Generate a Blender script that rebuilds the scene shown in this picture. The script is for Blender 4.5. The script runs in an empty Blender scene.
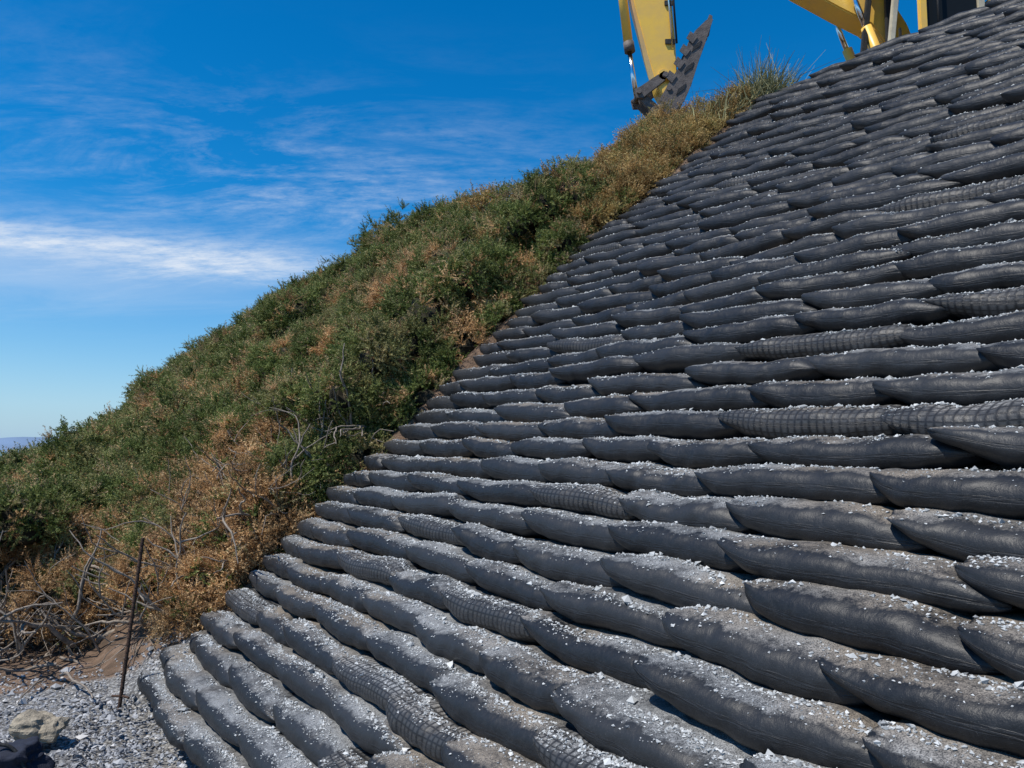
import bpy, math, random
import numpy as np
from mathutils import Vector, Matrix, noise as mn
random.seed(7); rng=np.random.default_rng(7)
scene=bpy.context.scene
COL=scene.collection
# ------------------------------------------------------------------ frame of the wall: a = along the courses, n = into the bank
TH=math.radians(31.85)
D=np.array([-math.sin(TH),math.cos(TH),0.0]); N=np.array([math.cos(TH),math.sin(TH),0.0])
GZ=-1.6
def W(a,n,z):
    a=np.asarray(a,float);n=np.asarray(n,float);z=np.asarray(z,float)
    return np.stack([a*D[0]+n*N[0],a*D[1]+n*N[1],z+0*a],-1)
PZ=[-1.6,-.07,1.71,4.15]; PN=[.675,2.315,4.19,7.07]
def prof_n(z): return np.interp(z,PZ,PN)
def toe(a): return np.interp(a,[6.2,7.4,8.6,12,20,40,80,150],[.675,.40,-.15,-.45,-.1,.6,1.7,2.])
def sc(a): return np.interp(a,[20,26,32,42,58,90,170],[1,.95,.84,.69,.52,.3,0.])
def bank(a,n):
    sh=(toe(a)-.675)*np.clip(1-(n-toe(a))/5.,0,1)
    m=n-sh
    z=np.interp(m,[.675-.3,.675]+PN[1:]+[60],[-1.6,-1.58]+PZ[1:]+[4.0])
    return GZ+(z-GZ)*sc(a)

# ------------------------------------------------------------------ mesh helper
def mesh_np(name,V,F,mat=None,smooth=True,attrs=None,link=True,parent=None):
    V=np.asarray(V,np.float32);F=np.asarray(F,np.int32)
    me=bpy.data.meshes.new(name)
    me.vertices.add(len(V)); me.vertices.foreach_set('co',V.ravel())
    k=F.shape[1]
    me.loops.add(F.size); me.loops.foreach_set('vertex_index',F.ravel())
    me.polygons.add(len(F)); me.polygons.foreach_set('loop_start',np.arange(0,F.size,k,dtype=np.int32))
    me.update(calc_edges=True)
    me.polygons.foreach_set('use_smooth',np.full(len(F),smooth,bool))
    if attrs:
        for an,(tp,data) in attrs.items():
            at=me.attributes.new(an,tp,'POINT')
            at.data.foreach_set('vector' if tp=='FLOAT_VECTOR' else 'value',np.asarray(data,np.float32).ravel())
    me.validate()
    ob=bpy.data.objects.new(name,me)
    if mat: me.materials.append(mat)
    if link: COL.objects.link(ob)
    if parent: ob.parent=parent
    return ob
# ------------------------------------------------------------------ node helper
class NT:
    def __init__(s,nt): s.nt=nt
    def n(s,t,**k):
        nd=s.nt.nodes.new(t)
        for a,b in k.items():
            if a=='inp':
                for i,v in b.items():
                    if isinstance(v,bpy.types.NodeSocket): s.nt.links.new(v,nd.inputs[i])
                    else: nd.inputs[i].default_value=v
            else: setattr(nd,a,b)
        return nd
    def l(s,a,b): s.nt.links.new(a,b)
    def math(s,op,a,b=0.0,c=0.0,clamp=False):
        return s.n('ShaderNodeMath',operation=op,use_clamp=clamp,inp={0:a,1:b,2:c}).outputs[0]
    def ramp(s,fac,stops,interp='LINEAR'):
        nd=s.n('ShaderNodeValToRGB',inp={0:fac}); cr=nd.color_ramp; cr.interpolation=interp
        while len(cr.elements)<len(stops): cr.elements.new(.5)
        for e,(p,c) in zip(cr.elements,stops):
            e.position=p; e.color=(c,c,c,1) if isinstance(c,(int,float)) else (*c,1)
        return nd.outputs[0]
    def mix(s,f,a,b,bt='MIX'):
        nd=s.n('ShaderNodeMix',data_type='RGBA',blend_type=bt)
        for i,v in ((0,f),(6,a),(7,b)):
            if isinstance(v,bpy.types.NodeSocket): s.l(v,nd.inputs[i])
            else: nd.inputs[i].default_value=v if i==0 else (*v,1)[:4]
        return nd.outputs[2]
    def noise(s,vec,scale,detail=4,rough=.55,dim='3D',dist=0.):
        return s.n('ShaderNodeTexNoise',noise_dimensions=dim,inp={'Vector':vec,'Scale':scale,'Detail':detail,'Roughness':rough,'Distortion':dist}).outputs[0]
def newmat(name):
    m=bpy.data.materials.new(name); m.use_nodes=True; nt=m.node_tree
    b=nt.nodes['Principled BSDF']; return m,NT(nt),b
def simple(name,col,rough=.5,metal=0.,nscale=8,var=.35,bump=.05,dirt=None):
    m,t,b=newmat(name); tc=t.n('ShaderNodeTexCoord').outputs['Object']
    f=t.noise(tc,nscale,4,.65)
    c2=tuple(x*(1-var) for x in col) if dirt is None else dirt
    f2=t.ramp(f,[(.38,0.),(.68,1.)])
    t.l(t.mix(f2,col,c2),b.inputs['Base Color']); b.inputs['Roughness'].default_value=rough; b.inputs['Metallic'].default_value=metal
    if bump:
        bp=t.n('ShaderNodeBump',inp={'Strength':bump*5,'Distance':.01,'Height':t.noise(tc,nscale*6,4)}); t.l(bp.outputs[0],b.inputs['Normal'])
    return m

# ------------------------------------------------------------------ materials
def mat_bag():
    m,t,b=newmat('geotextile_bag'); tc=t.n('ShaderNodeTexCoord').outputs['Object']
    tint=t.n('ShaderNodeAttribute',attribute_name='tint').outputs['Fac']
    sep=t.n('ShaderNodeSeparateXYZ',inp={0:t.n('ShaderNodeAttribute',attribute_name='buv').outputs['Vector']})
    s,ph,net=sep.outputs
    base=t.ramp(tint,[(0.,(.0085,.0095,.0115)),(.5,(.0135,.0145,.0165)),(1.,(.022,.023,.025))])
    d1=t.noise(tc,3.2,6,.68); d2=t.noise(tc,45,4,.7); d3=t.noise(tc,260,2,.6)
    base=t.mix(t.math('MULTIPLY',t.ramp(d2,[(.42,0.),(.72,1.)]),.3),base,(.036,.037,.039))
    base=t.mix(t.math('MULTIPLY',net,.55),base,(.075,.075,.075))
    # netting on some bags : fine flat grid
    w1=t.math('ABSOLUTE',t.math('SINE',t.math('MULTIPLY',s,math.pi/.026)))
    w2=t.math('ABSOLUTE',t.math('SINE',t.math('MULTIPLY',ph,math.pi/.030)))
    line=t.math('MAXIMUM',t.math('POWER',w1,4.0),t.math('POWER',w2,8.0))
    line=t.math('MULTIPLY',line,net)
    # dust: settles on upward faces
    nz=t.n('ShaderNodeSeparateXYZ',inp={0:t.n('ShaderNodeNewGeometry').outputs['Normal']}).outputs[2]
    up=t.n('ShaderNodeMapRange',inp={0:nz,1:.66,2:.98,3:0.,4:1.}).outputs[0]
    dd=t.math('ADD',t.math('MULTIPLY',d1,1.5),t.math('MULTIPLY',d2,.75))
    amt=t.math('SUBTRACT',t.math('ADD',dd,t.math('MULTIPLY',up,.78)),1.60)
    dust=t.n('ShaderNodeMapRange',inp={0:amt,1:0.,2:.42,3:0.,4:1.}).outputs[0]
    dust=t.math('MULTIPLY',dust,t.ramp(d3,[(.40,.25),(.56,1.)]))
    dust=t.math('MULTIPLY',dust,.88)
    warm=t.mix(t.ramp(t.noise(tc,1.3,2),[(.45,0.),(.62,1.)]),(.37,.375,.37),(.34,.29,.23))
    base=t.mix(dust,base,warm)
    base=t.mix(t.math('MULTIPLY',line,.9),base,(.007,.007,.008))
    sp=t.ramp(d3,[(.67,0.),(.73,1.)])
    base=t.mix(t.math('MULTIPLY',sp,.2),base,(.25,.25,.25))
    t.l(base,b.inputs['Base Color']); b.inputs['Roughness'].default_value=.48; b.inputs['Specular IOR Level'].default_value=.38
    # soft fabric creases running round the bag
    cv=t.n('ShaderNodeCombineXYZ',inp={0:t.math('MULTIPLY',s,16.),1:t.math('MULTIPLY',ph,5.),2:t.math('MULTIPLY',tint,50.)}).outputs[0]
    cr=t.noise(cv,1.,3,.5,dist=.4)
    fine=t.noise(tc,12,3,.5)
    h=t.math('ADD',t.math('MULTIPLY',fine,.5),t.math('MULTIPLY',d3,.07))
    h=t.math('ADD',h,t.math('MULTIPLY',cr,.55))
    h=t.math('ADD',h,t.math('MULTIPLY',d2,.16)); h=t.math('ADD',h,t.math('MULTIPLY',line,.10))
    bp=t.n('ShaderNodeBump',inp={'Strength':.6,'Distance':.015,'Height':h}); t.l(bp.outputs[0],b.inputs['Normal'])
    return m
def mat_chip(name,stops):
    m,t,b=newmat(name); tint=t.n('ShaderNodeAttribute',attribute_name='tint').outputs['Fac']
    t.l(t.ramp(tint,stops),b.inputs['Base Color']); b.inputs['Roughness'].default_value=.85
    return m
def mat_terrain():
    m,t,b=newmat('ground_soil_gravel'); geo=t.n('ShaderNodeNewGeometry').outputs['Position']
    at=t.n('ShaderNodeAttribute',attribute_name='soil').outputs['Fac']
    vo=t.n('ShaderNodeTexVoronoi',inp={'Vector':geo,'Scale':55.}); cell=t.n('ShaderNodeSeparateXYZ',inp={0:vo.outputs['Color']}).outputs[0]
    g=t.ramp(cell,[(0.,(.10,.10,.105)),(.4,(.22,.22,.22)),(.8,(.33,.33,.32)),(1.,(.45,.44,.42))])
    g=t.mix(t.ramp(vo.outputs['Distance'],[(.3,0.),(.8,.8)]),g,(.06,.055,.05))
    ns=t.noise(geo,5,6,.7); so=t.ramp(ns,[(.3,(.05,.033,.02)),(.5,(.14,.09,.058)),(.7,(.25,.17,.12))])
    f=t.ramp(t.math('ADD',at,t.math('MULTIPLY',t.math('SUBTRACT',t.noise(geo,3,5,.7),.5),.9)),[(.42,0.),(.58,1.)])
    t.l(t.mix(f,g,so),b.inputs['Base Color']); b.inputs['Roughness'].default_value=.95
    h=t.math('ADD',t.math('MULTIPLY',vo.outputs['Distance'],-.6),t.noise(geo,30,5,.7))
    bp=t.n('ShaderNodeBump',inp={'Strength':.9,'Distance':.02,'Height':h}); t.l(bp.outputs[0],b.inputs['Normal'])
    return m
def mat_leaf(name,stops,patch,pamt=.6,trans=.3,pth=.5):
    m,t,b=newmat(name); rnd=t.n('ShaderNodeObjectInfo').outputs['Random']; geo=t.n('ShaderNodeNewGeometry').outputs['Position']
    c=t.ramp(rnd,stops); f=t.ramp(t.noise(geo,1.3,3,.65),[(pth,0.),(pth+.12,pamt)]); c=t.mix(f,c,patch)
    c=t.mix(1.,c,t.ramp(t.noise(geo,2.6,2,.5),[(.32,.6),(.6,1.05)]),'MULTIPLY')
    t.l(c,b.inputs['Base Color']); b.inputs['Roughness'].default_value=.6; b.inputs['Specular IOR Level'].default_value=.2
    tr=t.n('ShaderNodeBsdfTranslucent'); t.l(c,tr.inputs[0]); mx=t.n('ShaderNodeMixShader',inp={0:trans})
    t.l(b.outputs[0],mx.inputs[1]); t.l(tr.outputs[0],mx.inputs[2]); t.l(mx.outputs[0],t.nt.nodes['Material Output'].inputs[0])
    return m
M_bag=mat_bag()
M_chip=mat_chip('stone_chips',[(0.,(.18,.185,.19)),(.4,(.36,.37,.365)),(.75,(.50,.51,.50)),(1.,(.66,.66,.64))])
M_peb=mat_chip('pebbles',[(0.,(.10,.105,.115)),(.4,(.27,.275,.285)),(.8,(.42,.42,.42)),(1.,(.58,.56,.53))])
M_ter=mat_terrain()
M_gorse=mat_leaf('gorse_green',[(0.,(.09,.12,.03)),(.35,(.15,.195,.05)),(.7,(.24,.27,.085)),(.88,(.34,.33,.135)),(1.,(.44,.32,.18))],(.34,.26,.13),.55,.22,.55)
M_dry=mat_leaf('dry_bracken',[(0.,(.26,.16,.06)),(.4,(.46,.29,.11)),(.75,(.60,.42,.18)),(1.,(.26,.26,.09))],(.28,.27,.09),.3)
M_dead=mat_leaf('dead_gorse',[(0.,(.30,.17,.08)),(.5,(.60,.36,.16)),(1.,(.76,.52,.27))],(.32,.22,.14),.55,.3,.55)
M_bark=simple('bark',(.30,.25,.20),.9,0,20,.6,.1)
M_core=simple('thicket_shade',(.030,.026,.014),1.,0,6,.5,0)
M_rust=simple('rusty_steel',(.10,.055,.035),.8,.3,30,.6,.1)
M_rock=simple('tan_rock',(.36,.31,.23),.9,0,14,.5,.2)
M_cloth=simple('navy_cloth',(.012,.017,.035),.85,0,30,.3,.1)
M_yel=simple('yellow_paint',(.92,.56,.08),.38,0,4,.3,.0,dirt=(.80,.49,.12))
M_steel=simple('worn_steel',(.16,.135,.12),.7,.2,12,.5,.1)
M_chrome=simple('cylinder_rod',(.75,.75,.75),.15,1.,5,.1,0)
M_black=simple('black_rubber',(.02,.02,.02),.7,0,10,.4,.1)
M_cream=simple('cab_frame_paint',(.60,.52,.36),.45,0,6,.3,0)
M_glass,_t,_b=newmat('cab_glass'); _b.inputs['Base Color'].default_value=(.015,.018,.02,1); _b.inputs['Roughness'].default_value=.3; _b.inputs['Specular IOR Level'].default_value=.08

# ------------------------------------------------------------------ terrain sheet
def axis(lo,hi,step,far,g=1.22):
    c=list(np.arange(lo,hi+1e-6,step)); s=step;x=c[-1]
    while x<far: s*=g;x+=s;c.append(x)
    s=step;x=c[0];l=[]
    while x>-far: s*=g;x-=s;l.append(x)
    return np.array(l[::-1]+c)
A=axis(-3,14,.11,9000);B=axis(-3,9,.11,9000)
AA,BB=np.meshgrid(A,B,indexing='ij'); Z=bank(AA,BB)
inw=(AA<5.85)&(BB>.4); Z=np.where(inw,np.maximum(Z-.3,-1.75),Z-.06)
def sag(a,z): return -.085*np.clip(5.88-a,0,9)*np.clip((z-GZ)/5.75,0,1)**2
Z=np.where((AA<5.85)&(BB>7.3),3.75,Z); Z=np.where((AA<5.85),Z+sag(AA,Z),Z)
Z=np.where((BB>7.5)&(AA<12)&(AA>=5.85),np.minimum(Z,3.85),Z)
Z=np.where(AA>170,-1.6-np.clip((AA-170)/40,0,3),Z); Z=np.where(BB<-14,Z-np.clip((-14-BB)/12,0,4)*np.where(Z<0,1,0),Z)
for i in range(len(A)):
    for j in range(len(B)):
        if -4<A[i]<60 and -12<B[j]<12:
            p=Vector((A[i],B[j],0)); Z[i,j]+=.10*mn.noise(p*.8)*(1 if BB[i,j]>.6 else .35)+.035*mn.noise(p*4.1)
nb=len(B); V=W(AA,BB,Z).reshape(-1,3)
I,J=np.meshgrid(np.arange(len(A)-1),np.arange(nb-1),indexing='ij'); i0=(I*nb+J).ravel()
F=np.stack([i0,i0+nb,i0+nb+1,i0+1],1)
soil=np.clip((AA-6.05)/.7+np.clip((BB-.6),0,1)*1.5*(AA>5.9),0,1); soil=np.where(BB>6.9,1,soil)
mesh_np('ground',V,F[:,::-1],M_ter,True,{'soil':('FLOAT',soil.ravel())})
# sea and far hills
m,t,b=newmat('sea_water'); b.inputs['Base Color'].default_value=(.03,.08,.13,1); b.inputs['Roughness'].default_value=.25
tc=t.n('ShaderNodeTexCoord').outputs['Object']; bp=t.n('ShaderNodeBump',inp={'Strength':.5,'Distance':.4,'Height':t.noise(tc,.4,5)}); t.l(bp.outputs[0],b.inputs['Normal'])
mesh_np('sea',[(-9000,-9000,-4.2),(9000,-9000,-4.2),(9000,9000,-4.2),(-9000,9000,-4.2)],[(0,1,2,3)],m,False)
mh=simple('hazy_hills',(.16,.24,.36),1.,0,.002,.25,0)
hv=[];hf=[];K=160
for i in range(K):
    an=math.radians(60+i*.75); r=7500
    h=70+110*max(0,mn.noise(Vector((i*.09,3,0)))+.3)+14*mn.noise(Vector((i*.5,0,2)))
    x,y=r*math.cos(an),r*math.sin(an)
    hv+=[(x*.93,y*.93,-6),(x,y,h),(x*1.1,y*1.1,-6)]
    if i: q=3*(i-1); hf+=[(q,q+3,q+4,q+1),(q+1,q+4,q+5,q+2)]
mesh_np('distant_hills',hv,hf,mh)

# ------------------------------------------------------------------ bag wall
def make_bag(L,hh,hd,nu,nv,r):
    u=np.linspace(-1,1,nu); u=np.sign(u)*np.abs(u)**.82
    ph=np.linspace(0,2*np.pi,nv,endpoint=False)
    U,P=np.meshgrid(u,ph,indexing='ij'); au=np.abs(U)
    pe=np.where(U>0,r.uniform(2.4,4.0),r.uniform(3.2,5.5))
    T=.10+.90*np.clip(1-au**pe,0,1)**.78
    H=hh*T*np.clip((1-au)*50,0,1)**.5+.002
    Dp=hd*(.74+.26*np.clip(1-au**4.5,0,1)**.6)
    cx=np.cos(P);sx=np.sin(P)
    y=Dp*np.sign(cx)*np.abs(cx)**.66; z=H*np.sign(sx)*np.abs(sx)**.80
    x=U*L/2-np.sign(U)*.02*(np.abs(y)/hd)**2*au**3
    z=z+np.where(U>0,hh*(1-T)*.60,-hh*(1-T)*.15)
    y=y-.10*z*(cx>0)
    f=r.uniform(0,6.28,8); am=r.uniform(.6,1.1)
    lum=.0048*np.sin(4.5*U+f[0]+P)+.0034*np.sin(8*U+f[1]-2*P)+.0024*np.sin(15*U+3*P+f[2])+.0013*np.sin(27*U+f[6]+5*P)
    fold=.006*au**4*np.sin(6*P+f[3]+2*U)+.0035*au**3*np.sin(13*P+f[4]+3*U)
    s=am*lum*(1-au**6)+fold
    y=y+cx*s;z=z+sx*s
    z=z+.007*np.sin(3*U+f[5])*(1-au**4)-.008*am*(1-au**2)*(sx>0)*sx+.006
    return x,y,z,U,P
allV=[];allF=[];allT=[];allB=[];off=0
CH=.12; NC=48
fcache={}
for k in range(NC):
    zc=GZ+CH*(k+.5); a=5.88+rng.normal(0,.05)
    if k>38: a+=rng.uniform(-.1,.05)
    first=True
    while a>-2.6:
        L=rng.uniform(.56,.80)
        if first and rng.random()<.5: L*=rng.uniform(.5,.9)
        ac=a-L/2
        dist=math.hypot(*(W(ac,prof_n(zc),0)[:2]))+abs(zc)
        nu,nv=(60,32) if dist<4.2 else ((40,24) if dist<7 else (26,18))
        hh=CH*.5*rng.uniform(1.16,1.32); hd=.19*rng.uniform(.95,1.05)
        x,y,z,U,P=make_bag(L*1.21,hh,hd,nu,nv,rng)
        tilt=rng.normal(.014,.020); yaw=rng.normal(.072,.026); roll=rng.normal(-.04,.05)
        y,z=y*math.cos(roll)+z*math.sin(roll),-y*math.sin(roll)+z*math.cos(roll)
        xx=x*math.cos(tilt)-z*math.sin(tilt); z=x*math.sin(tilt)+z*math.cos(tilt); x=xx
        xx=x*math.cos(yaw)-y*math.sin(yaw); y=x*math.sin(yaw)+y*math.cos(yaw); x=xx
        wob=.032*mn.noise(Vector((ac*.55,k*.12,0)))+.012*mn.noise(Vector((ac*1.3,k*.4,5)))
        wobn=.09*mn.noise(Vector((ac*.45,k*.15,9)))+.045*mn.noise(Vector((ac*1.1,k*.8,4)))
        nc=prof_n(zc)+hd+wobn+rng.normal(0,.011); zz=zc+wob+rng.normal(0,.003)-.008
        V=W(ac+x,nc-y,zz+z+sag(ac+x,zz)).reshape(-1,3)
        allV.append(V)
        if (nu,nv) not in fcache:
            I,J=np.meshgrid(np.arange(nu-1),np.arange(nv),indexing='ij'); J2=(J+1)%nv
            fcache[(nu,nv)]=np.stack([I*nv+J,(I+1)*nv+J,(I+1)*nv+J2,I*nv+J2],-1).reshape(-1,4)
        allF.append(fcache[(nu,nv)]+off); off+=nu*nv
        allT.append(np.full(nu*nv,rng.random()))
        net=1. if (rng.random()<.025 or (.1<zc<1.2 and ac<2.6 and rng.random()<.18) or (zc<-.9 and 2.2<ac<3.6 and rng.random()<.3)) else 0.
        allB.append(np.stack([U*L/2+ac,P*.11,np.full(U.shape,net)],-1).reshape(-1,3))
        a-=L; first=False
VV=np.concatenate(allV);FF=np.concatenate(allF)
f0=allF[0];v0=allV[0];c0_=v0.mean(0);nn0=0
for q in f0[::7]:
    e=np.cross(v0[q[1]]-v0[q[0]],v0[q[3]]-v0[q[0]]); nn0+=np.sign(np.dot(e,v0[q[0]]-c0_))
if nn0<0: FF=FF[:,::-1]
wall=mesh_np('sandbag_wall',VV,FF,M_bag,True,{'tint':('FLOAT',np.concatenate(allT)),'buv':('FLOAT_VECTOR',np.concatenate(allB))})
bpy.context.view_layer.update()

# ------------------------------------------------------------------ chips
OCT=np.array([(1,0,0),(0,1,0),(-1,0,0),(0,-1,0),(0,0,1),(0,0,-1)],float)
OF=np.array([(0,1,4),(1,2,4),(2,3,4),(3,0,4),(1,0,5),(2,1,5),(3,2,5),(0,3,5)])
def chips(name,P,S,mat,flat=.6,tb=0.):
    n=len(P); P=np.asarray(P);S=np.asarray(S)
    v=OCT[None]*rng.uniform(.55,1.25,(n,6,1))+rng.normal(0,.22,(n,6,3))
    v[:,:,2]*=flat
    an=rng.uniform(0,6.28,n);c,s=np.cos(an)[:,None],np.sin(an)[:,None]
    tl=rng.normal(0,.4,n);ct,st=np.cos(tl)[:,None],np.sin(tl)[:,None]
    y=v[:,:,1]*ct-v[:,:,2]*st;z=v[:,:,1]*st+v[:,:,2]*ct;x=v[:,:,0]
    v=np.stack([x*c-y*s,x*s+y*c,z],-1)*S[:,None,None]+P[:,None,:]
    F=(OF[None]+6*np.arange(n)[:,None,None]).reshape(-1,3)
    t=np.repeat(np.clip(rng.beta(2,2,n)+tb,0,1),6)
    return mesh_np(name,v.reshape(-1,3),F,mat,False,{'tint':('FLOAT',t)})
P=[];S=[]
def cast(a,n,hi=6.):
    w=W(a,n,hi); return wall.ray_cast(Vector(w.tolist()),Vector((0,0,-1)))
for i in range(470000):
    a=rng.uniform(-1.2,5.85); n=.65+6.2*rng.random()**1.7
    dens=mn.noise(Vector((a*1.1,n*1.6,0)))+.8*mn.noise(Vector((a*5,n*5,3)))
    if dens<rng.uniform(-.75,.5): continue
    ok,loc,nor,_=cast(a,n)
    if not ok or nor.z<.70: continue
    ok2,l2,_,_=cast(a,n+.045)
    crev=ok2 and (l2.z-loc.z)>.03
    if not crev and rng.random()<.74: continue
    s=abs(rng.normal(0,.0026))+.0015
    if crev: s*=1.2
    if rng.random()<.02: s*=2.1
    P.append((loc.x,loc.y,loc.z+s*.3));S.append(s)
print('chips',len(P))
chips('gravel_on_bags',P,S,M_chip,.7,.05)
# ground pebbles
P=[];S=[]
for i in range(26000):
    a=rng.uniform(2.6,8.6); n=-1.9+2.9*rng.random()
    if a>6.0 and rng.random()<np.clip((a-6.0)*1.1+mn.noise(Vector((a*2,n*2,1)))*.5,0,.97): continue
    if a<5.9 and n>.75: continue
    s=abs(rng.normal(0,.007))+.005
    if rng.random()<.012: s*=2.2
    zz=float(bank(a,n))-.06+.10*mn.noise(Vector((a,n,0))*.8)*(1 if n>.6 else .35)+.035*mn.noise(Vector((a,n,0))*4.1)
    P.append(W(a,n,zz+s*.3));S.append(s)
chips('beach_gravel',P,S,M_peb,.65)

# ------------------------------------------------------------------ foliage sprigs
def tri_sprig(kind,seed):
    r=np.random.default_rng(seed);V=[];F=[]
    def tri(p,d,l,w):
        d=d/np.linalg.norm(d); q=np.cross(d,r.normal(0,1,3)); q/=np.linalg.norm(q)+1e-9
        k=len(V); V.extend([p-q*w/2,p+q*w/2,p+d*l]); F.append((k,k+1,k+2))
    if kind in('gorse','dead'):
        for i in range(9):
            th=r.uniform(0,6.28); sp=r.uniform(.2,1.5); d=np.array([math.cos(th)*sp,math.sin(th)*sp,r.uniform(.5,1.)]);d/=np.linalg.norm(d)
            L=r.uniform(.5,1.05)*(1.35 if r.random()<.12 else 1); p0=np.array([0,0,-.1]); bend=r.normal(0,.25,3)
            tri(p0,d,L,.035)
            m=24 if kind=='gorse' else 14
            for j in range(m):
                s=.2+.8*(j/m); p=p0+d*L*s+bend*s*s*.5
                q=r.normal(0,1,3); q-=d*np.dot(q,d); q/=np.linalg.norm(q)
                tri(p,q*1.0+d*.5,r.uniform(.08,.15)*(1.2-.4*s),.055)
    else:
        for i in range(12):
            th=r.uniform(0,6.28); sp=r.uniform(.1,1.1); d=np.array([math.cos(th)*sp,math.sin(th)*sp,1.]);d/=np.linalg.norm(d)
            L=r.uniform(.5,1.2);p=np.array([0,0,-.1])+r.normal(0,.1,3)*[1,1,.2];tri(p,d,L,.03)
            for j in range(9):
                s=.3+.7*j/9; q=r.normal(0,1,3); tri(p+d*L*s,q,r.uniform(.08,.16),.07)
    return np.array(V),np.array(F)
def srccol(name,kind,mat,n=4):
    c=bpy.data.collections.new(name)
    for i in range(n):
        V,F=tri_sprig(kind,100+i+len(kind)*7); o=mesh_np(name+'_sprig',V,F,mat,False,link=False); c.objects.link(o)
    return c
C_g=srccol('gorse','gorse',M_gorse); C_d=srccol('dead','dead',M_dead); C_y=srccol('dry','dry',M_dry)
def instancer(name,P,Dn,S,coll,nsrc=4):
    n=len(P); R=np.zeros((n,3),np.float32)
    for i in range(n):
        d=Vector(Dn[i].tolist()); q=d.to_track_quat('Z','Y')@Matrix.Rotation(random.uniform(0,6.28),3,'Z').to_quaternion()
        R[i]=q.to_euler()
    me=bpy.data.meshes.new(name); me.vertices.add(n); me.vertices.foreach_set('co',np.asarray(P,np.float32).ravel())
    at=me.attributes.new('rot','FLOAT_VECTOR','POINT'); at.data.foreach_set('vector',R.ravel())
    at=me.attributes.new('scl','FLOAT','POINT'); at.data.foreach_set('value',np.asarray(S,np.float32))
    at=me.attributes.new('idx','INT','POINT'); at.data.foreach_set('value',rng.integers(0,nsrc,n).astype(np.int32))
    ob=bpy.data.objects.new(name,me); COL.objects.link(ob)
    ng=bpy.data.node_groups.new(name,'GeometryNodeTree')
    ng.interface.new_socket('Geometry',in_out='INPUT',socket_type='NodeSocketGeometry'); ng.interface.new_socket('Geometry',in_out='OUTPUT',socket_type='NodeSocketGeometry')
    gi=ng.nodes.new('NodeGroupInput');go=ng.nodes.new('NodeGroupOutput');ip=ng.nodes.new('GeometryNodeInstanceOnPoints');ci=ng.nodes.new('GeometryNodeCollectionInfo')
    ci.inputs['Collection'].default_value=coll; ci.inputs['Separate Children'].default_value=True; ci.inputs['Reset Children'].default_value=True
    def na(nm,tp):
        x=ng.nodes.new('GeometryNodeInputNamedAttribute'); x.data_type=tp; x.inputs['Name'].default_value=nm; return x.outputs['Attribute']
    er=ng.nodes.new('FunctionNodeEulerToRotation')
    L=ng.links.new; L(gi.outputs[0],ip.inputs['Points']); L(ci.outputs[0],ip.inputs['Instance']); ip.inputs['Pick Instance'].default_value=True
    L(na('idx','INT'),ip.inputs['Instance Index']); L(na('rot','FLOAT_VECTOR'),er.inputs[0]); L(er.outputs[0],ip.inputs['Rotation']); L(na('scl','FLOAT'),ip.inputs['Scale'])
    L(ip.outputs[0],go.inputs[0])
    md=ob.modifiers.new('scatter','NODES'); md.node_group=ng
    return ob

# lumps : (a,n,z,r,rz,class,sprig)
lumps=[]
def hb(a,n,zb):
    h=float(np.interp(a,[6,7.5,9.5,11,13,18,24,30],[.10,.10,.08,.2,.7,.85,.65,.3]))
    if zb<2.4 and a<12: h+=.30*min(1,(a-6)/1.2)
    if zb<.2 and a>9.5: h=min(h,.42)
    return h
def addl(a,n,r,z,cls,sp,f=.8):
    z=min(z,float(bank(a,n))+1.15+.2*(a>12)); lumps.append((a,n,z,r,r*f,cls,sp))
def cls_of(a,n,z):
    q=mn.noise(Vector((a*.9,n*.9,z*.5+3))); q2=mn.noise(Vector((a*1.5,n*1.5,7)))
    if z>2.1 and a<10.6+q: return 2 if q>-.5 else 0
    if z<.25 and a<8.4+q*1.2 and z<.3-.25*(a-6.5): return 1 if q2>-.22 else 0
    if z>3. and a<15 and q>.2: return 2
    return 1 if q>.36 else 0
for (a0,a1,st,r0,r1,sp) in ((6.05,11,.46,.20,.50,.165),(11,22,.85,.4,.9,.24),(22,42,1.5,.6,1.2,.40),(42,150,3.4,1.3,2.4,.9)):
    a=a0
    while a<a1:
        n=float(toe(a))-.1
        while n<(7.5 if a<12 else 8.0):
            aa=a+rng.uniform(-.45,.45)*st; nn=n+rng.uniform(-.45,.45)*st; r=r0+(r1-r0)*rng.random()**1.3
            if aa>6.0+r*.55:
                zb=float(bank(aa,nn)); clump=1+.9*mn.noise(Vector((aa*.8,nn*.8,11)))*(1 if aa>7 else .3)
                h=float(hb(aa,nn,zb))*rng.uniform(.35,.95)*clump*(1.2 if zb<-.6 and 7.2<aa<9 else 1)
                if zb<-1.15 and aa<7.3:
                    n+=st; continue
                c=cls_of(aa,nn,zb)
                addl(aa,nn,r,zb+h-r*.4,c,sp,rng.uniform(.75,1.05))
            n+=st
        a+=st
def mound(a,n,R,lift,cls,sp):
    zb=float(bank(a,n))
    addl(a,n,R*.78,zb+lift,cls,sp,.95)
    for q in range(10):
        th=rng.uniform(0,6.28); rr=R*rng.uniform(.4,.75)
        aa=max(a+math.cos(th)*rr,6.15);nn=n+math.sin(th)*rr
        addl(aa,nn,R*rng.uniform(.22,.40),min(zb,float(bank(aa,nn))+.2)+lift+R*rng.uniform(-.25,.5),cls if rng.random()<.85 else 1,sp*.92,rng.uniform(.8,1.15))
for i in range(36):
    a=rng.uniform(6.9,12); n=rng.uniform(float(toe(a))+.5,4.3)
    zb=float(bank(a,n)); mound(a,n,rng.uniform(.34,.56),rng.uniform(.10,.34)*(1 if zb>-.3 else .6),0 if rng.random()<.86 else 1,.155)
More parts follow.
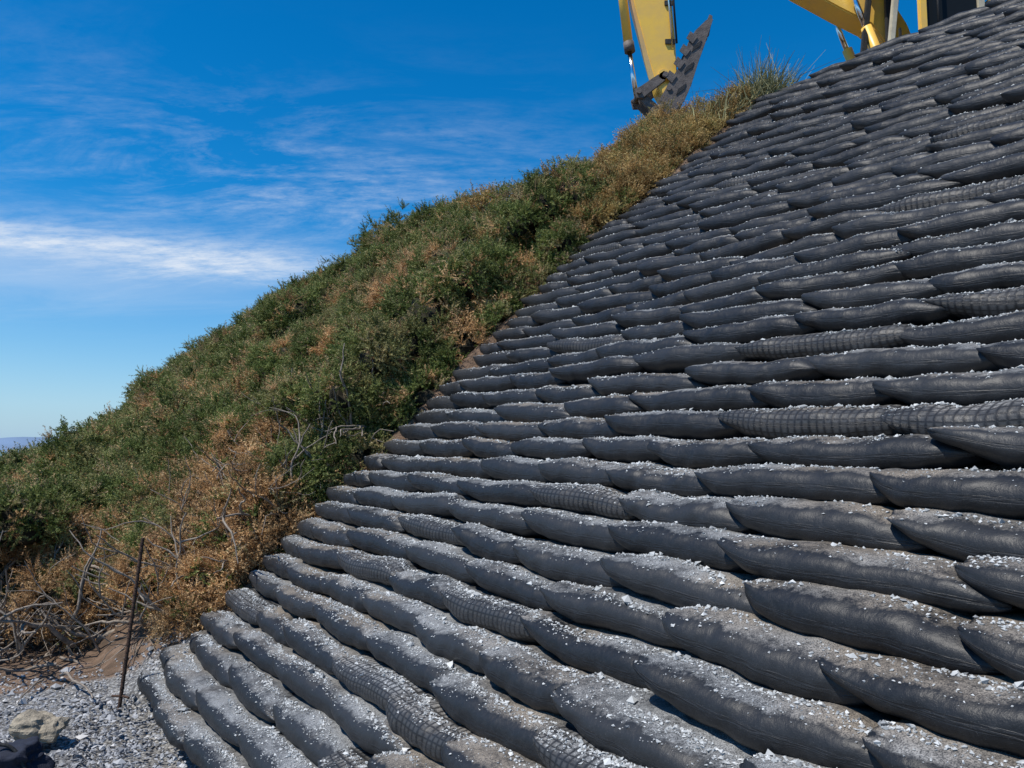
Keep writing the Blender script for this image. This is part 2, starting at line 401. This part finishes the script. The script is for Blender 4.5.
for i in range(34):
    a=rng.uniform(12.5,24); n=rng.uniform(1.0,6.6); zb=float(bank(a,n))
    mound(a,n,rng.uniform(.6,1.0),rng.uniform(.2,.5)*(1 if zb>.8 else .2),0 if rng.random()<.8 else 1,.235)
# growth hard against the end of the wall
for z in np.arange(-1.2,4.1,.13):
    for q in range(2):
        r=rng.uniform(.15,.25); aa=6.02+rng.uniform(0,.32); nn=float(prof_n(z))+.06+rng.uniform(-.1,.1)
        addl(aa,nn,r,z+rng.uniform(-.05,.12),cls_of(aa,nn,z) if (z<-.1 or z>2.) else 0,.14)
for z in np.arange(.0,2.5,.30):
    addl(6.5+rng.uniform(-.15,.25),float(prof_n(z))-.15,rng.uniform(.22,.46),z+.2+rng.uniform(0,.32),0,.16,.95)
# dead growth low down by the toe
for i in range(34):
    a=rng.uniform(6.45,7.9); z=rng.uniform(-1.25,-.5); n=float(prof_n(z))-.1+float(toe(a)-.675)
    addl(a,n,rng.uniform(.14,.30),z+rng.uniform(.05,.3),1 if rng.random()<.75 else 0,.15,rng.uniform(.8,1.1))
# overhanging foot bushes on the left
for i in range(46):
    a=rng.uniform(7.9,11.5); n=float(toe(a))+rng.uniform(-.5,.5); z=GZ+rng.uniform(.65,1.1)*(1 if a<9 else .8); addl(a,n,rng.uniform(.20,.4),z,1 if rng.random()<.4 else 0,.16)
L=np.array(lumps); print('lumps',len(L))
LC=W(L[:,0],L[:,1],L[:,2])
groups={0:[[],[],[]],1:[[],[],[]],2:[[],[],[]]}
for i in range(len(L)):
    a,n,z,r,rz,c,sp=L[i]
    area=4*math.pi*r*r*.75; cnt=int(area/(sp*sp)*4.6)
    d=rng.normal(0,1,(cnt*2,3)); d/=np.linalg.norm(d,axis=1)[:,None]; d=d[d[:,2]>-.45][:cnt]
    off_=Vector((i*3.1,0,0)); kf=max(2.2,r/.11)
    hi=np.array([mn.noise(Vector((q*kf).tolist())+off_) for q in d]); lo=np.array([mn.noise(Vector((q*2.2).tolist())+off_) for q in d])
    kp=(hi>-.16)|(rng.random(len(d))<.35)
    rad=rng.uniform(.82,1.03,len(d))*(1+.32*lo+.24*hi)
    d=d[kp];rad=rad[kp]
    p=LC[i]+d*np.array([r,r,rz])*rad[:,None]
    near=np.where((np.linalg.norm(LC-LC[i],axis=1)<r+L[:,3])&(np.arange(len(L))!=i))[0]
    keep=np.ones(len(p),bool)
    for j in near:
        q=(p-LC[j])/np.array([L[j,3],L[j,3],L[j,4]]); keep&=(np.sum(q*q,1)>.52)
    p=p[keep];dd=d[keep]
    if len(p)==0: continue
    pa=p@D; kk=(pa>5.91); p=p[kk];dd=dd[kk]
    dd=dd+np.array([0,0,.18])+rng.normal(0,.35,dd.shape); dd/=np.linalg.norm(dd,axis=1)[:,None]
    cc=np.full(len(p),int(c)); sw=rng.random(len(p)); cc[(sw<(.07 if c!=1 else .0))]=1 if c!=2 else 0
    if c==1: cc[sw<.12]=0
    for q in (0,1,2):
        mk=cc==q; groups[q][0].append(p[mk]);groups[q][1].append(dd[mk]);groups[q][2].append(sp*rng.uniform(.6,1.3,mk.sum()))
for q,(nm,co) in {0:('gorse_bush',C_g),1:('dead_gorse_bush',C_d),2:('dry_bracken_bush',C_y)}.items():
    P=np.concatenate(groups[q][0]);Dn=np.concatenate(groups[q][1]);S=np.concatenate(groups[q][2]); print(nm,len(P))
    instancer(nm,P,Dn,S,co)
# solid filler cores; shade inside the bushes is painted as their dark colour
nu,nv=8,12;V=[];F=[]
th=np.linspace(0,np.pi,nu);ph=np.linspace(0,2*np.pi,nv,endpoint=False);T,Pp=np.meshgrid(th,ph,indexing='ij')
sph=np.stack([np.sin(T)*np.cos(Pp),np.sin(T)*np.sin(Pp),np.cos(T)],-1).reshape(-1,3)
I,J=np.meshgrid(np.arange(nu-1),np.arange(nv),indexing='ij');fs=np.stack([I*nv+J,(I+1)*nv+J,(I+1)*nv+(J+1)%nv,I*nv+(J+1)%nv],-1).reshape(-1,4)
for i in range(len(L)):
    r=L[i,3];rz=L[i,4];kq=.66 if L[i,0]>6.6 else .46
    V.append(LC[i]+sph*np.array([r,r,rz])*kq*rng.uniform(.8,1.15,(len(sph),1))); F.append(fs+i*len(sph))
mesh_np('thicket_shade_cores',np.concatenate(V),np.concatenate(F),M_core,False)

# ------------------------------------------------------------------ branches
BV=[];BF=[];bo=0
def tube(pts,r0,r1,sides=5,VV=None):
    global bo
    pts=np.asarray(pts,float);n=len(pts);tg=np.gradient(pts,axis=0);tg/=np.linalg.norm(tg,axis=1)[:,None]+1e-9
    up=np.array([.3,.2,.9]); 
    for i in range(n):
        s=np.cross(tg[i],up);s/=np.linalg.norm(s)+1e-9;u=np.cross(s,tg[i]); r=r0+(r1-r0)*i/(n-1)
        for j in range(sides):
            an=2*math.pi*j/sides; BV.append(pts[i]+(s*math.cos(an)+u*math.sin(an))*r)
    for i in range(n-1):
        for j in range(sides):
            BF.append((bo+i*sides+j,bo+(i+1)*sides+j,bo+(i+1)*sides+(j+1)%sides,bo+i*sides+(j+1)%sides))
    bo+=n*sides
def branch(p,d,L,r,depth=0,md=1):
    n=max(5,int(L/.06));pts=[p];d=d/np.linalg.norm(d)
    for i in range(n):
        d=d+rng.normal(0,.20,3)+np.array([0,0,.02]); d/=np.linalg.norm(d); pts.append(pts[-1]+d*L/n)
    tube(pts,r,r*.35)
    if depth<md:
        for i in range(3 if depth==0 else 2):
            k=rng.integers(2,n); branch(pts[k],d+rng.normal(0,.6,3),L*rng.uniform(.4,.7),r*.6,depth+1,md)
for i in range(95):
    a=rng.uniform(7.0,9.4); n=float(toe(a))+rng.uniform(-.65,.35); z=GZ+rng.uniform(0,.15)
    branch(W(a,n,z),rng.normal(0,.6,3)+np.array([0,0,.65])-N*.5-D*.25,rng.uniform(.5,1.0),rng.uniform(.008,.028),0,1 if rng.random()<.7 else 2)
for i in range(110):
    z=rng.uniform(-1.4,.25); a=rng.uniform(6.2,7.3); n=float(prof_n(z))-.02
    branch(W(a,n,z),rng.normal(0,.6,3)+np.array([0,0,.6])-N*.8-D*.4,rng.uniform(.35,.85),rng.uniform(.006,.018))
for i in range(60): # litter lying on the soil
    a=rng.uniform(6.2,8.3); n=rng.uniform(-.9,.9); z=float(bank(a,n))+.0
    branch(W(a,n,z),rng.normal(0,1,3)*np.array([1,1,.06]),rng.uniform(.2,.8),rng.uniform(.003,.014),1)
mesh_np('bare_gorse_branches',BV,BF,M_bark)

# grass tuft at crest next to the wall
def tuft(name,c,n,h,sp,mat):
    V=[];F=[]
    for i in range(n):
        p=np.array(c)+rng.normal(0,1,3)*np.array([sp,sp,.02]); d=rng.normal(0,.42,3)+np.array([.14,0,1.]); d/=np.linalg.norm(d); l=h*rng.uniform(.45,1.)
        q=np.cross(d,rng.normal(0,1,3));q/=np.linalg.norm(q);w=.006;b=rng.normal(0,.2,3)*l; k=len(V)
        m1=p+d*l*.5+b*.25;e=p+d*l+b-np.array([0,0,abs(b[0])])
        V+= [p-q*w,p+q*w,m1+q*w*.7,m1-q*w*.7,e+q*.0012,e-q*.0012]; F+=[(k,k+1,k+2,k+3),(k+3,k+2,k+4,k+5)]
    return mesh_np(name,V,F,mat,False)
M_grass=simple('marram_grass',(.26,.25,.11),.7,0,9,.5,0)
tuft('grass_tuft',W(5.98,7.2,4.05),1500,.60,.13,M_grass)
tuft('grass_tuft',W(6.2,6.75,3.75),700,.46,.16,M_grass)

# ------------------------------------------------------------------ stake, rock, cloth bag
bo=0;BV=[];BF=[]
f=np.array([-2.53,5.14,-1.66]);tp=np.array([-2.45,5.2,-.575])
tube([f+(tp-f)*s for s in np.linspace(0,1,14)],.012,.011,8)
for s in np.linspace(.08,.96,22): # ribs of the bar
    c=f+(tp-f)*s; tube([c-(tp-f)*.004,c+(tp-f)*.004],.0145,.0145,8)
tube([tp,tp+np.array([0,0,.004])],.011,.0005,8)
tube([f+np.array([-.06,.02,.08]),f+np.array([.02,0,.085]),f+np.array([.07,-.02,.08])],.008,.008,6)
mesh_np('steel_stake',BV,BF,M_rust)
def blob(name,c,s,mat,amp,fr,seed,sub=4,flatten=True):
    import bmesh
    bm=bmesh.new();bmesh.ops.create_icosphere(bm,subdivisions=sub,radius=1)
    for v in bm.verts:
        p=v.co.copy(); k=1+amp*mn.noise(p*fr+Vector((seed,0,0)))+amp*.4*mn.noise(p*fr*3+Vector((seed,0,0)))
        p=Vector([math.copysign(abs(x)**.8,x) for x in p])*k
        v.co=Vector((p.x*s[0],p.y*s[1],max(p.z,-.5)*s[2]))+Vector(c)
    me=bpy.data.meshes.new(name);bm.to_mesh(me);bm.free()
    for p in me.polygons:p.use_smooth=(name!='rock')
    me.materials.append(mat);o=bpy.data.objects.new(name,me);COL.objects.link(o);return o
blob('rock',(-2.68,4.52,-1.57),(.14,.12,.085),M_rock,.45,1.2,21,4)
blob('rock',(-2.50,5.5,-1.6),(.07,.05,.04),M_rock,.35,1.5,8,3)
e=bpy.data.objects.new('carry_bag',None);COL.objects.link(e)
o=blob('bag_body',(-2.50,3.97,-1.56),(.18,.13,.11),M_cloth,.35,1.8,12,5);o.parent=e
bo=0;BV=[];BF=[];tube([(-2.62+.26*s,3.89-.02*math.sin(s*6),-1.54+.12*math.sin(math.pi*s)) for s in np.linspace(0,1,16)],.009,.009,6)
o=mesh_np('strap',BV,BF,M_black);o.parent=e

# ------------------------------------------------------------------ geotextile flap near the top
fl=[];ff=[];nn_=30;mm_=16
for i in range(nn_):
    for j in range(mm_):
        a=2.6-i*.07;n=5.9+j*.045+.05*mn.noise(Vector((i*.3,0,2)))
        ok,loc,nor,_=cast(a,n); z=(loc.z if ok else 3.2)+.03+.025*mn.noise(Vector((a*4,n*4,1)))+.01*math.sin(j*1.3+i*.4)
        fl.append(W(a,n,z))
        if i and j: q=i*mm_+j; ff.append((q,q-1,q-mm_-1,q-mm_))
M_fab=simple('black_geotextile_sheet',(.022,.024,.027),.5,0,12,.4,.1)
mesh_np('geotextile_sheet',fl,ff,M_fab)

# ------------------------------------------------------------------ excavator
import bmesh
ex=bpy.data.objects.new('excavator',None);COL.objects.link(ex)
def prism(name,prof,y0,y1,mat,bev=.012):
    bm=bmesh.new();a=[bm.verts.new((x,y0,z)) for x,z in prof];b_=[bm.verts.new((x,y1,z)) for x,z in prof];k=len(prof)
    bm.faces.new(a);bm.faces.new(b_[::-1])
    for i in range(k): bm.faces.new((a[i],b_[i],b_[(i+1)%k],a[(i+1)%k]))
    bmesh.ops.recalc_face_normals(bm,faces=bm.faces)
    if bev: bmesh.ops.bevel(bm,geom=[e for e in bm.edges],offset=bev,segments=2,affect='EDGES',clamp_overlap=True)
    me=bpy.data.meshes.new(name);bm.to_mesh(me);bm.free();me.materials.append(mat);o=bpy.data.objects.new(name,me);COL.objects.link(o);o.parent=ex;return o
def box(name,x0,x1,y0,y1,z0,z1,mat,bev=.02): return prism(name,[(x0,z0),(x1,z0),(x1,z1),(x0,z1)],y0,y1,mat,bev)
def cyl(name,p,q,r,mat,seg=20):
    p=Vector(p);q=Vector(q);bm=bmesh.new();bmesh.ops.create_cone(bm,cap_ends=True,segments=seg,radius1=r,radius2=r,depth=(q-p).length)
    me=bpy.data.meshes.new(name);bm.to_mesh(me);bm.free();me.materials.append(mat)
    for f_ in me.polygons:f_.use_smooth=len(f_.vertices)==4
    o=bpy.data.objects.new(name,me);COL.objects.link(o);o.matrix_world=Matrix.Translation((p+q)/2)@(q-p).to_track_quat('Z','Y').to_matrix().to_4x4();o.parent=ex;return o
Y=10.4
def X(u):return (u-512)*.01402
def ZZ(v):return .9355+(384-v)*.01397
def pp(L_):return [(X(a),ZZ(b)) for a,b in L_]
prism('stick',pp([(655,95),(660,104),(670,104),(675,94),(673,40),(668,-20),(662,-75),(655,-125),(632,-150),(612,-120),(622,-50),(634,10),(646,60)]),Y-.15,Y+.15,M_yel)
prism('boom',pp([(905,75),(885,60),(866,30),(836,14),(795,-10),(740,-45),(690,-85),(640,-112),(632,-122),(638,-134),(655,-136),(712,-120),(765,-85),(815,-45),(855,-20),(885,0),(902,30),(915,70)]),Y-.19,Y+.19,M_yel,.02)
cyl('bucket_cylinder_barrel',(X(614),Y,ZZ(-95)),(X(629),Y,ZZ(48)),.065,M_yel)
cyl('bucket_cylinder_gland',(X(628.6),Y,ZZ(42)),(X(630),Y,ZZ(52)),.075,M_steel)
cyl('bucket_cylinder_rod',(X(629),Y,ZZ(48)),(X(636),Y,ZZ(100)),.034,M_chrome)
for s in(-.17,.17):
    prism('rocker_link',pp([(632,97),(638,94),(661,78),(666,82),(662,88),(640,106),(634,106)]),Y+s-.02,Y+s+.02,M_steel,.004)
    prism('bucket_link',pp([(632,100),(636,94),(660,116),(658,124),(652,122)]),Y+s*.7-.02,Y+s*.7+.02,M_steel,.004)
for nm,px_,py_ in(('link_pin',636,100),('stick_pin',665,97),('rocker_pin',662,83),('bucket_pin',656,119),('boom_pin',640,-125)):
    cyl(nm,(X(px_),Y-.23,ZZ(py_)),(X(px_),Y+.23,ZZ(py_)),.035,M_steel)
outer=[(655,124),(668,122),(680,110),(687,94),(694,72),(702,50),(710,26)]
inner=[(703,27),(692,38),(685,50),(681,64),(675,76),(666,90),(654,112)]
for s in(-.2,.2): prism('bucket_side',pp(outer+inner),Y+s-.012,Y+s+.012,M_steel,.003)
sh=[(658,122),(668,120),(678,109),(685,94),(692,72),(700,51),(707,34)]
sh2=[(x-2.5,y-1.5) for x,y in sh[::-1]]
prism('bucket_shell',pp(sh+sh2),Y-.188,Y+.188,M_steel,.003)
for i in range(4):
    yy=Y-.165+i*.11; prism('bucket_tooth',pp([(699,40),(706,42),(710,22),(707,20)]),yy-.025,yy+.025,M_steel,.004)
for (a_,b_) in((676,70),(668,84),(682,57),(689,44)):
    prism('side_cutter',pp([(a_-6,b_+2),(a_-2,b_-5),(a_+5,b_+1),(a_,b_+8)]),Y-.226,Y-.214,M_steel,.001)
for q in range(3):
    prism('bucket_wear_strip',pp([(672+q*8,104-q*22),(680+q*8,98-q*22),(682+q*8,92-q*22),(674+q*8,98-q*22)]),Y-.222,Y-.213,M_black,.001)
for py_ in(-40,5,45): prism('pipe_clamp',pp([(663,py_),(673,py_),(673,py_+5),(663,py_+5)]),Y-.175,Y-.153,M_black,.002)
cyl('rocker_boss',(X(661),Y-.19,ZZ(82)),(X(661),Y+.19,ZZ(82)),.075,M_yel); cyl('stick_boss',(X(665),Y-.17,ZZ(97)),(X(665),Y+.17,ZZ(97)),.085,M_yel)
cyl('hydraulic_hose',(X(668),Y-.19,ZZ(-60)),(X(674),Y-.19,ZZ(50)),.014,M_black)
cyl('hydraulic_pipe',(X(662),Y-.18,ZZ(-70)),(X(670),Y-.18,ZZ(55)),.012,M_chrome)
for s in(-.3,.3):
    cyl('boom_cylinder_rod',(X(842),Y+s,ZZ(-5)),(X(858),Y+s,ZZ(42)),.038,M_chrome)
    cyl('boom_cylinder_barrel',(X(857),Y+s,ZZ(38)),(X(884),Y+s,ZZ(112)),.07,M_yel)
cyl('stick_cylinder_barrel',(X(800),Y,ZZ(-75)),(X(700),Y,ZZ(-145)),.07,M_yel); cyl('stick_cylinder_rod',(X(700),Y,ZZ(-145)),(X(630),Y,ZZ(-160)),.035,M_chrome)
G=3.76; ox=.5; oy=1.0
def B_(name,x0,x1,y0,y1,z0,z1,mat,bev=.02): return box(name,x0+ox,x1+ox,y0+oy,y1+oy,z0,z1,mat,bev)
def P_(name,prof,y0,y1,mat,bev=.012): return prism(name,[(x+ox,z) for x,z in prof],y0+oy,y1+oy,mat,bev)
for y0 in(8.3,10.0):
    P_('track',[(4.0,G+.35),(4.15,G+.08),(4.4,G),(6.7,G),(6.95,G+.08),(7.1,G+.35),(6.95,G+.62),(6.7,G+.7),(4.4,G+.7),(4.15,G+.62)],y0,y0+.5,M_black,.02)
    for i in range(7): cyl('track_roller',(4.45+ox+i*.36,y0+oy-.02,G+.22),(4.45+ox+i*.36,y0+oy+.52,G+.22),.12,M_steel)
    for i in range(22): B_('track_shoe',4.3+i*.115,4.37+i*.115,y0-.02,y0+.52,G-.02,G+.72,M_black,.004)
B_('undercarriage',4.7,6.4,8.81,9.99,G+.25,G+.7,M_steel)
cyl('slew_ring',(5.55+ox,9.4+oy,G+.7),(5.55+ox,9.4+oy,G+.82),.55,M_steel,32)
B_('house_deck',4.4,7.0,8.2,10.6,G+.82,G+1.02,M_black)
P_('engine_cover',[(5.5,G+1.02),(7.0,G+1.02),(7.0,G+1.75),(6.8,G+1.95),(5.5,G+1.95)],8.25,10.55,M_yel,.04)
P_('counterweight',[(7.0,G+.75),(7.35,G+.85),(7.5,G+1.1),(7.45,G+1.8),(7.0,G+1.9)],8.2,10.6,M_yel,.05)
B_('tool_box',4.6,5.45,9.75,10.55,G+1.02,G+1.5,M_yel)
c0,c1,y0,y1,z0,z1=4.18,5.42,8.22,9.12,G+1.03,G+2.75
B_('cab_floor',c0,c1,y0,y1,z0,z0+.12,M_cream,.01);
P_('cab_roof',[(c0+.1,z1),(c0+.2,z1+.09),(c1-.05,z1+.09),(c1,z1)],y0-.02,y1+.02,M_cream,.02)
for yy in(y0,y1-.07):
    P_('cab_front_pillar',[(c0,z0+.12),(c0+.07,z0+.12),(c0+.28,z1),(c0+.21,z1)],yy,yy+.07,M_cream if yy==y0 else M_black,.008)
    B_('cab_door_pillar',c0+.42,c0+.51,yy,yy+.07,z0+.12,z1,M_yel if yy==y0 else M_black,.008)
    B_('cab_rear_pillar',c1-.09,c1,yy,yy+.07,z0+.12,z1,M_cream,.008)
    B_('cab_side_panel',c0+.51,c1-.09,yy+.01,yy+.06,z0+.12,z0+.3,M_yel,.004)
    B_('cab_belt_rail',c0+.04,c0+.42,yy+.01,yy+.06,z0+.12,z0+.22,M_yel,.004)
    B_('cab_top_rail',c0+.2,c1-.09,yy+.01,yy+.06,z1-.1,z1,M_cream,.004)
B_('cab_side_glass',c0+.52,c1-.09,y0+.03,y0+.04,z0+.3,z1-.1,M_glass,0)
B_('cab_rear_wall',c1-.05,c1-.02,y0+.07,y1-.07,z0+.12,z1,M_black,0)
B_('operator_seat',c0+.55,c0+1.0,y0+.2,y0+.7,z0+.12,z0+.55,M_black,.03); B_('seat_back',c0+.92,c0+1.05,y0+.22,y0+.68,z0+.5,z0+1.2,M_black,.03)
B_('control_lever',c0+.36,c0+.39,y0+.4,y0+.43,z0+.12,z0+.7,M_black,.004)
cyl('grab_rail',(c0+.62+ox,y0-.05+oy,z0+.3),(c0+.62+ox,y0-.05+oy,z1-.3),.016,M_black)

# ------------------------------------------------------------------ light + sky
sund=Vector((-.42,-.27,.86)).normalized()
el=math.asin(sund.z); az=math.atan2(sund.x,sund.y)
sl=bpy.data.lights.new('sun','SUN');sl.energy=5.0;sl.angle=math.radians(.5);sl.color=(1,.95,.87)
so=bpy.data.objects.new('sun',sl);COL.objects.link(so);so.rotation_euler=sund.to_track_quat('Z','Y').to_euler()
w=bpy.data.worlds.new('World');scene.world=w;w.use_nodes=True;t=NT(w.node_tree);bg=w.node_tree.nodes['Background']
sky=t.n('ShaderNodeTexSky',sky_type='NISHITA',sun_disc=False,sun_elevation=el,sun_rotation=az%(2*math.pi),altitude=0,air_density=1.,dust_density=.2,ozone_density=4.)
hs=t.n('ShaderNodeHueSaturation',inp={'Saturation':1.5,'Value':1.2,'Color':sky.outputs[0]})
g=t.n('ShaderNodeTexCoord').outputs['Generated'];sp=t.n('ShaderNodeSeparateXYZ',inp={0:g})
ys=t.math('MAXIMUM',sp.outputs[1],.05);u=t.math('DIVIDE',sp.outputs[0],ys);hl=t.math('SQRT',t.math('ADD',t.math('MULTIPLY',sp.outputs[0],sp.outputs[0]),t.math('MULTIPLY',sp.outputs[1],sp.outputs[1])));v=t.math('DIVIDE',sp.outputs[2],t.math('MAXIMUM',hl,.02))
zc=t.math('ADD',t.math('MAXIMUM',sp.outputs[2],0.),.12)
pl=t.n('ShaderNodeCombineXYZ',inp={0:t.math('DIVIDE',sp.outputs[0],zc),1:t.math('DIVIDE',sp.outputs[1],zc),2:0.}).outputs[0]
mp=t.n('ShaderNodeMapping',inp={0:pl,2:(0,0,math.radians(8)),3:(.9,1.8,1)}).outputs[0]
wisp=t.noise(mp,1.6,9,.68,dist=.6); fine=t.noise(mp,9,6,.7)
def gauss(x,c,wd):
    q=t.math('DIVIDE',t.math('SUBTRACT',x,c),wd); return t.math('EXPONENT',t.math('MULTIPLY',t.math('MULTIPLY',q,q),-1.))
vw=t.math('ADD',v,t.math('MULTIPLY',t.math('SUBTRACT',wisp,.5),.07))
band=t.math('MULTIPLY',gauss(vw,.234,.024),t.n('ShaderNodeMapRange',inp={0:u,1:-.19,2:-.34,3:0.,4:1.}).outputs[0])
band2=t.math('MULTIPLY',gauss(vw,.19,.03),t.n('ShaderNodeMapRange',inp={0:u,1:-.2,2:-.6,3:0.,4:.3}).outputs[0])
wm=t.math('MULTIPLY',t.ramp(wisp,[(.44,0.),(.74,1.)]),t.math('MULTIPLY',gauss(v,.34,.11),gauss(u,-.3,.42)))
wm=t.math('MULTIPLY',wm,t.ramp(fine,[(.35,.1),(.62,1.)]))
cm=t.math('ADD',t.math('ADD',t.math('MULTIPLY',band,t.ramp(fine,[(.3,.35),(.6,.95)])),band2),t.math('MULTIPLY',wm,.65),clamp=True)
haze=t.math('MULTIPLY',t.math('EXPONENT',t.math('MULTIPLY',t.math('MAXIMUM',v,0.),-9.)),.85)
hz=t.mix(haze,hs.outputs[0],(2.1,4.0,6.4))
skyc=t.mix(t.math('MULTIPLY',cm,.85),hz,(6.6,7.1,7.8))
t.l(skyc,bg.inputs[0]);bg.inputs[1].default_value=.12

# ------------------------------------------------------------------ camera
cam=bpy.data.cameras.new('camera');cam.sensor_width=36;cam.lens=36*773/1024;cam.clip_end=30000;cam.clip_start=.05
co=bpy.data.objects.new('camera',cam);COL.objects.link(co);co.rotation_euler=(math.radians(90+4.95),0,0)
scene.camera=co
scene.view_settings.view_transform='Standard';scene.view_settings.look='None';scene.view_settings.exposure=0
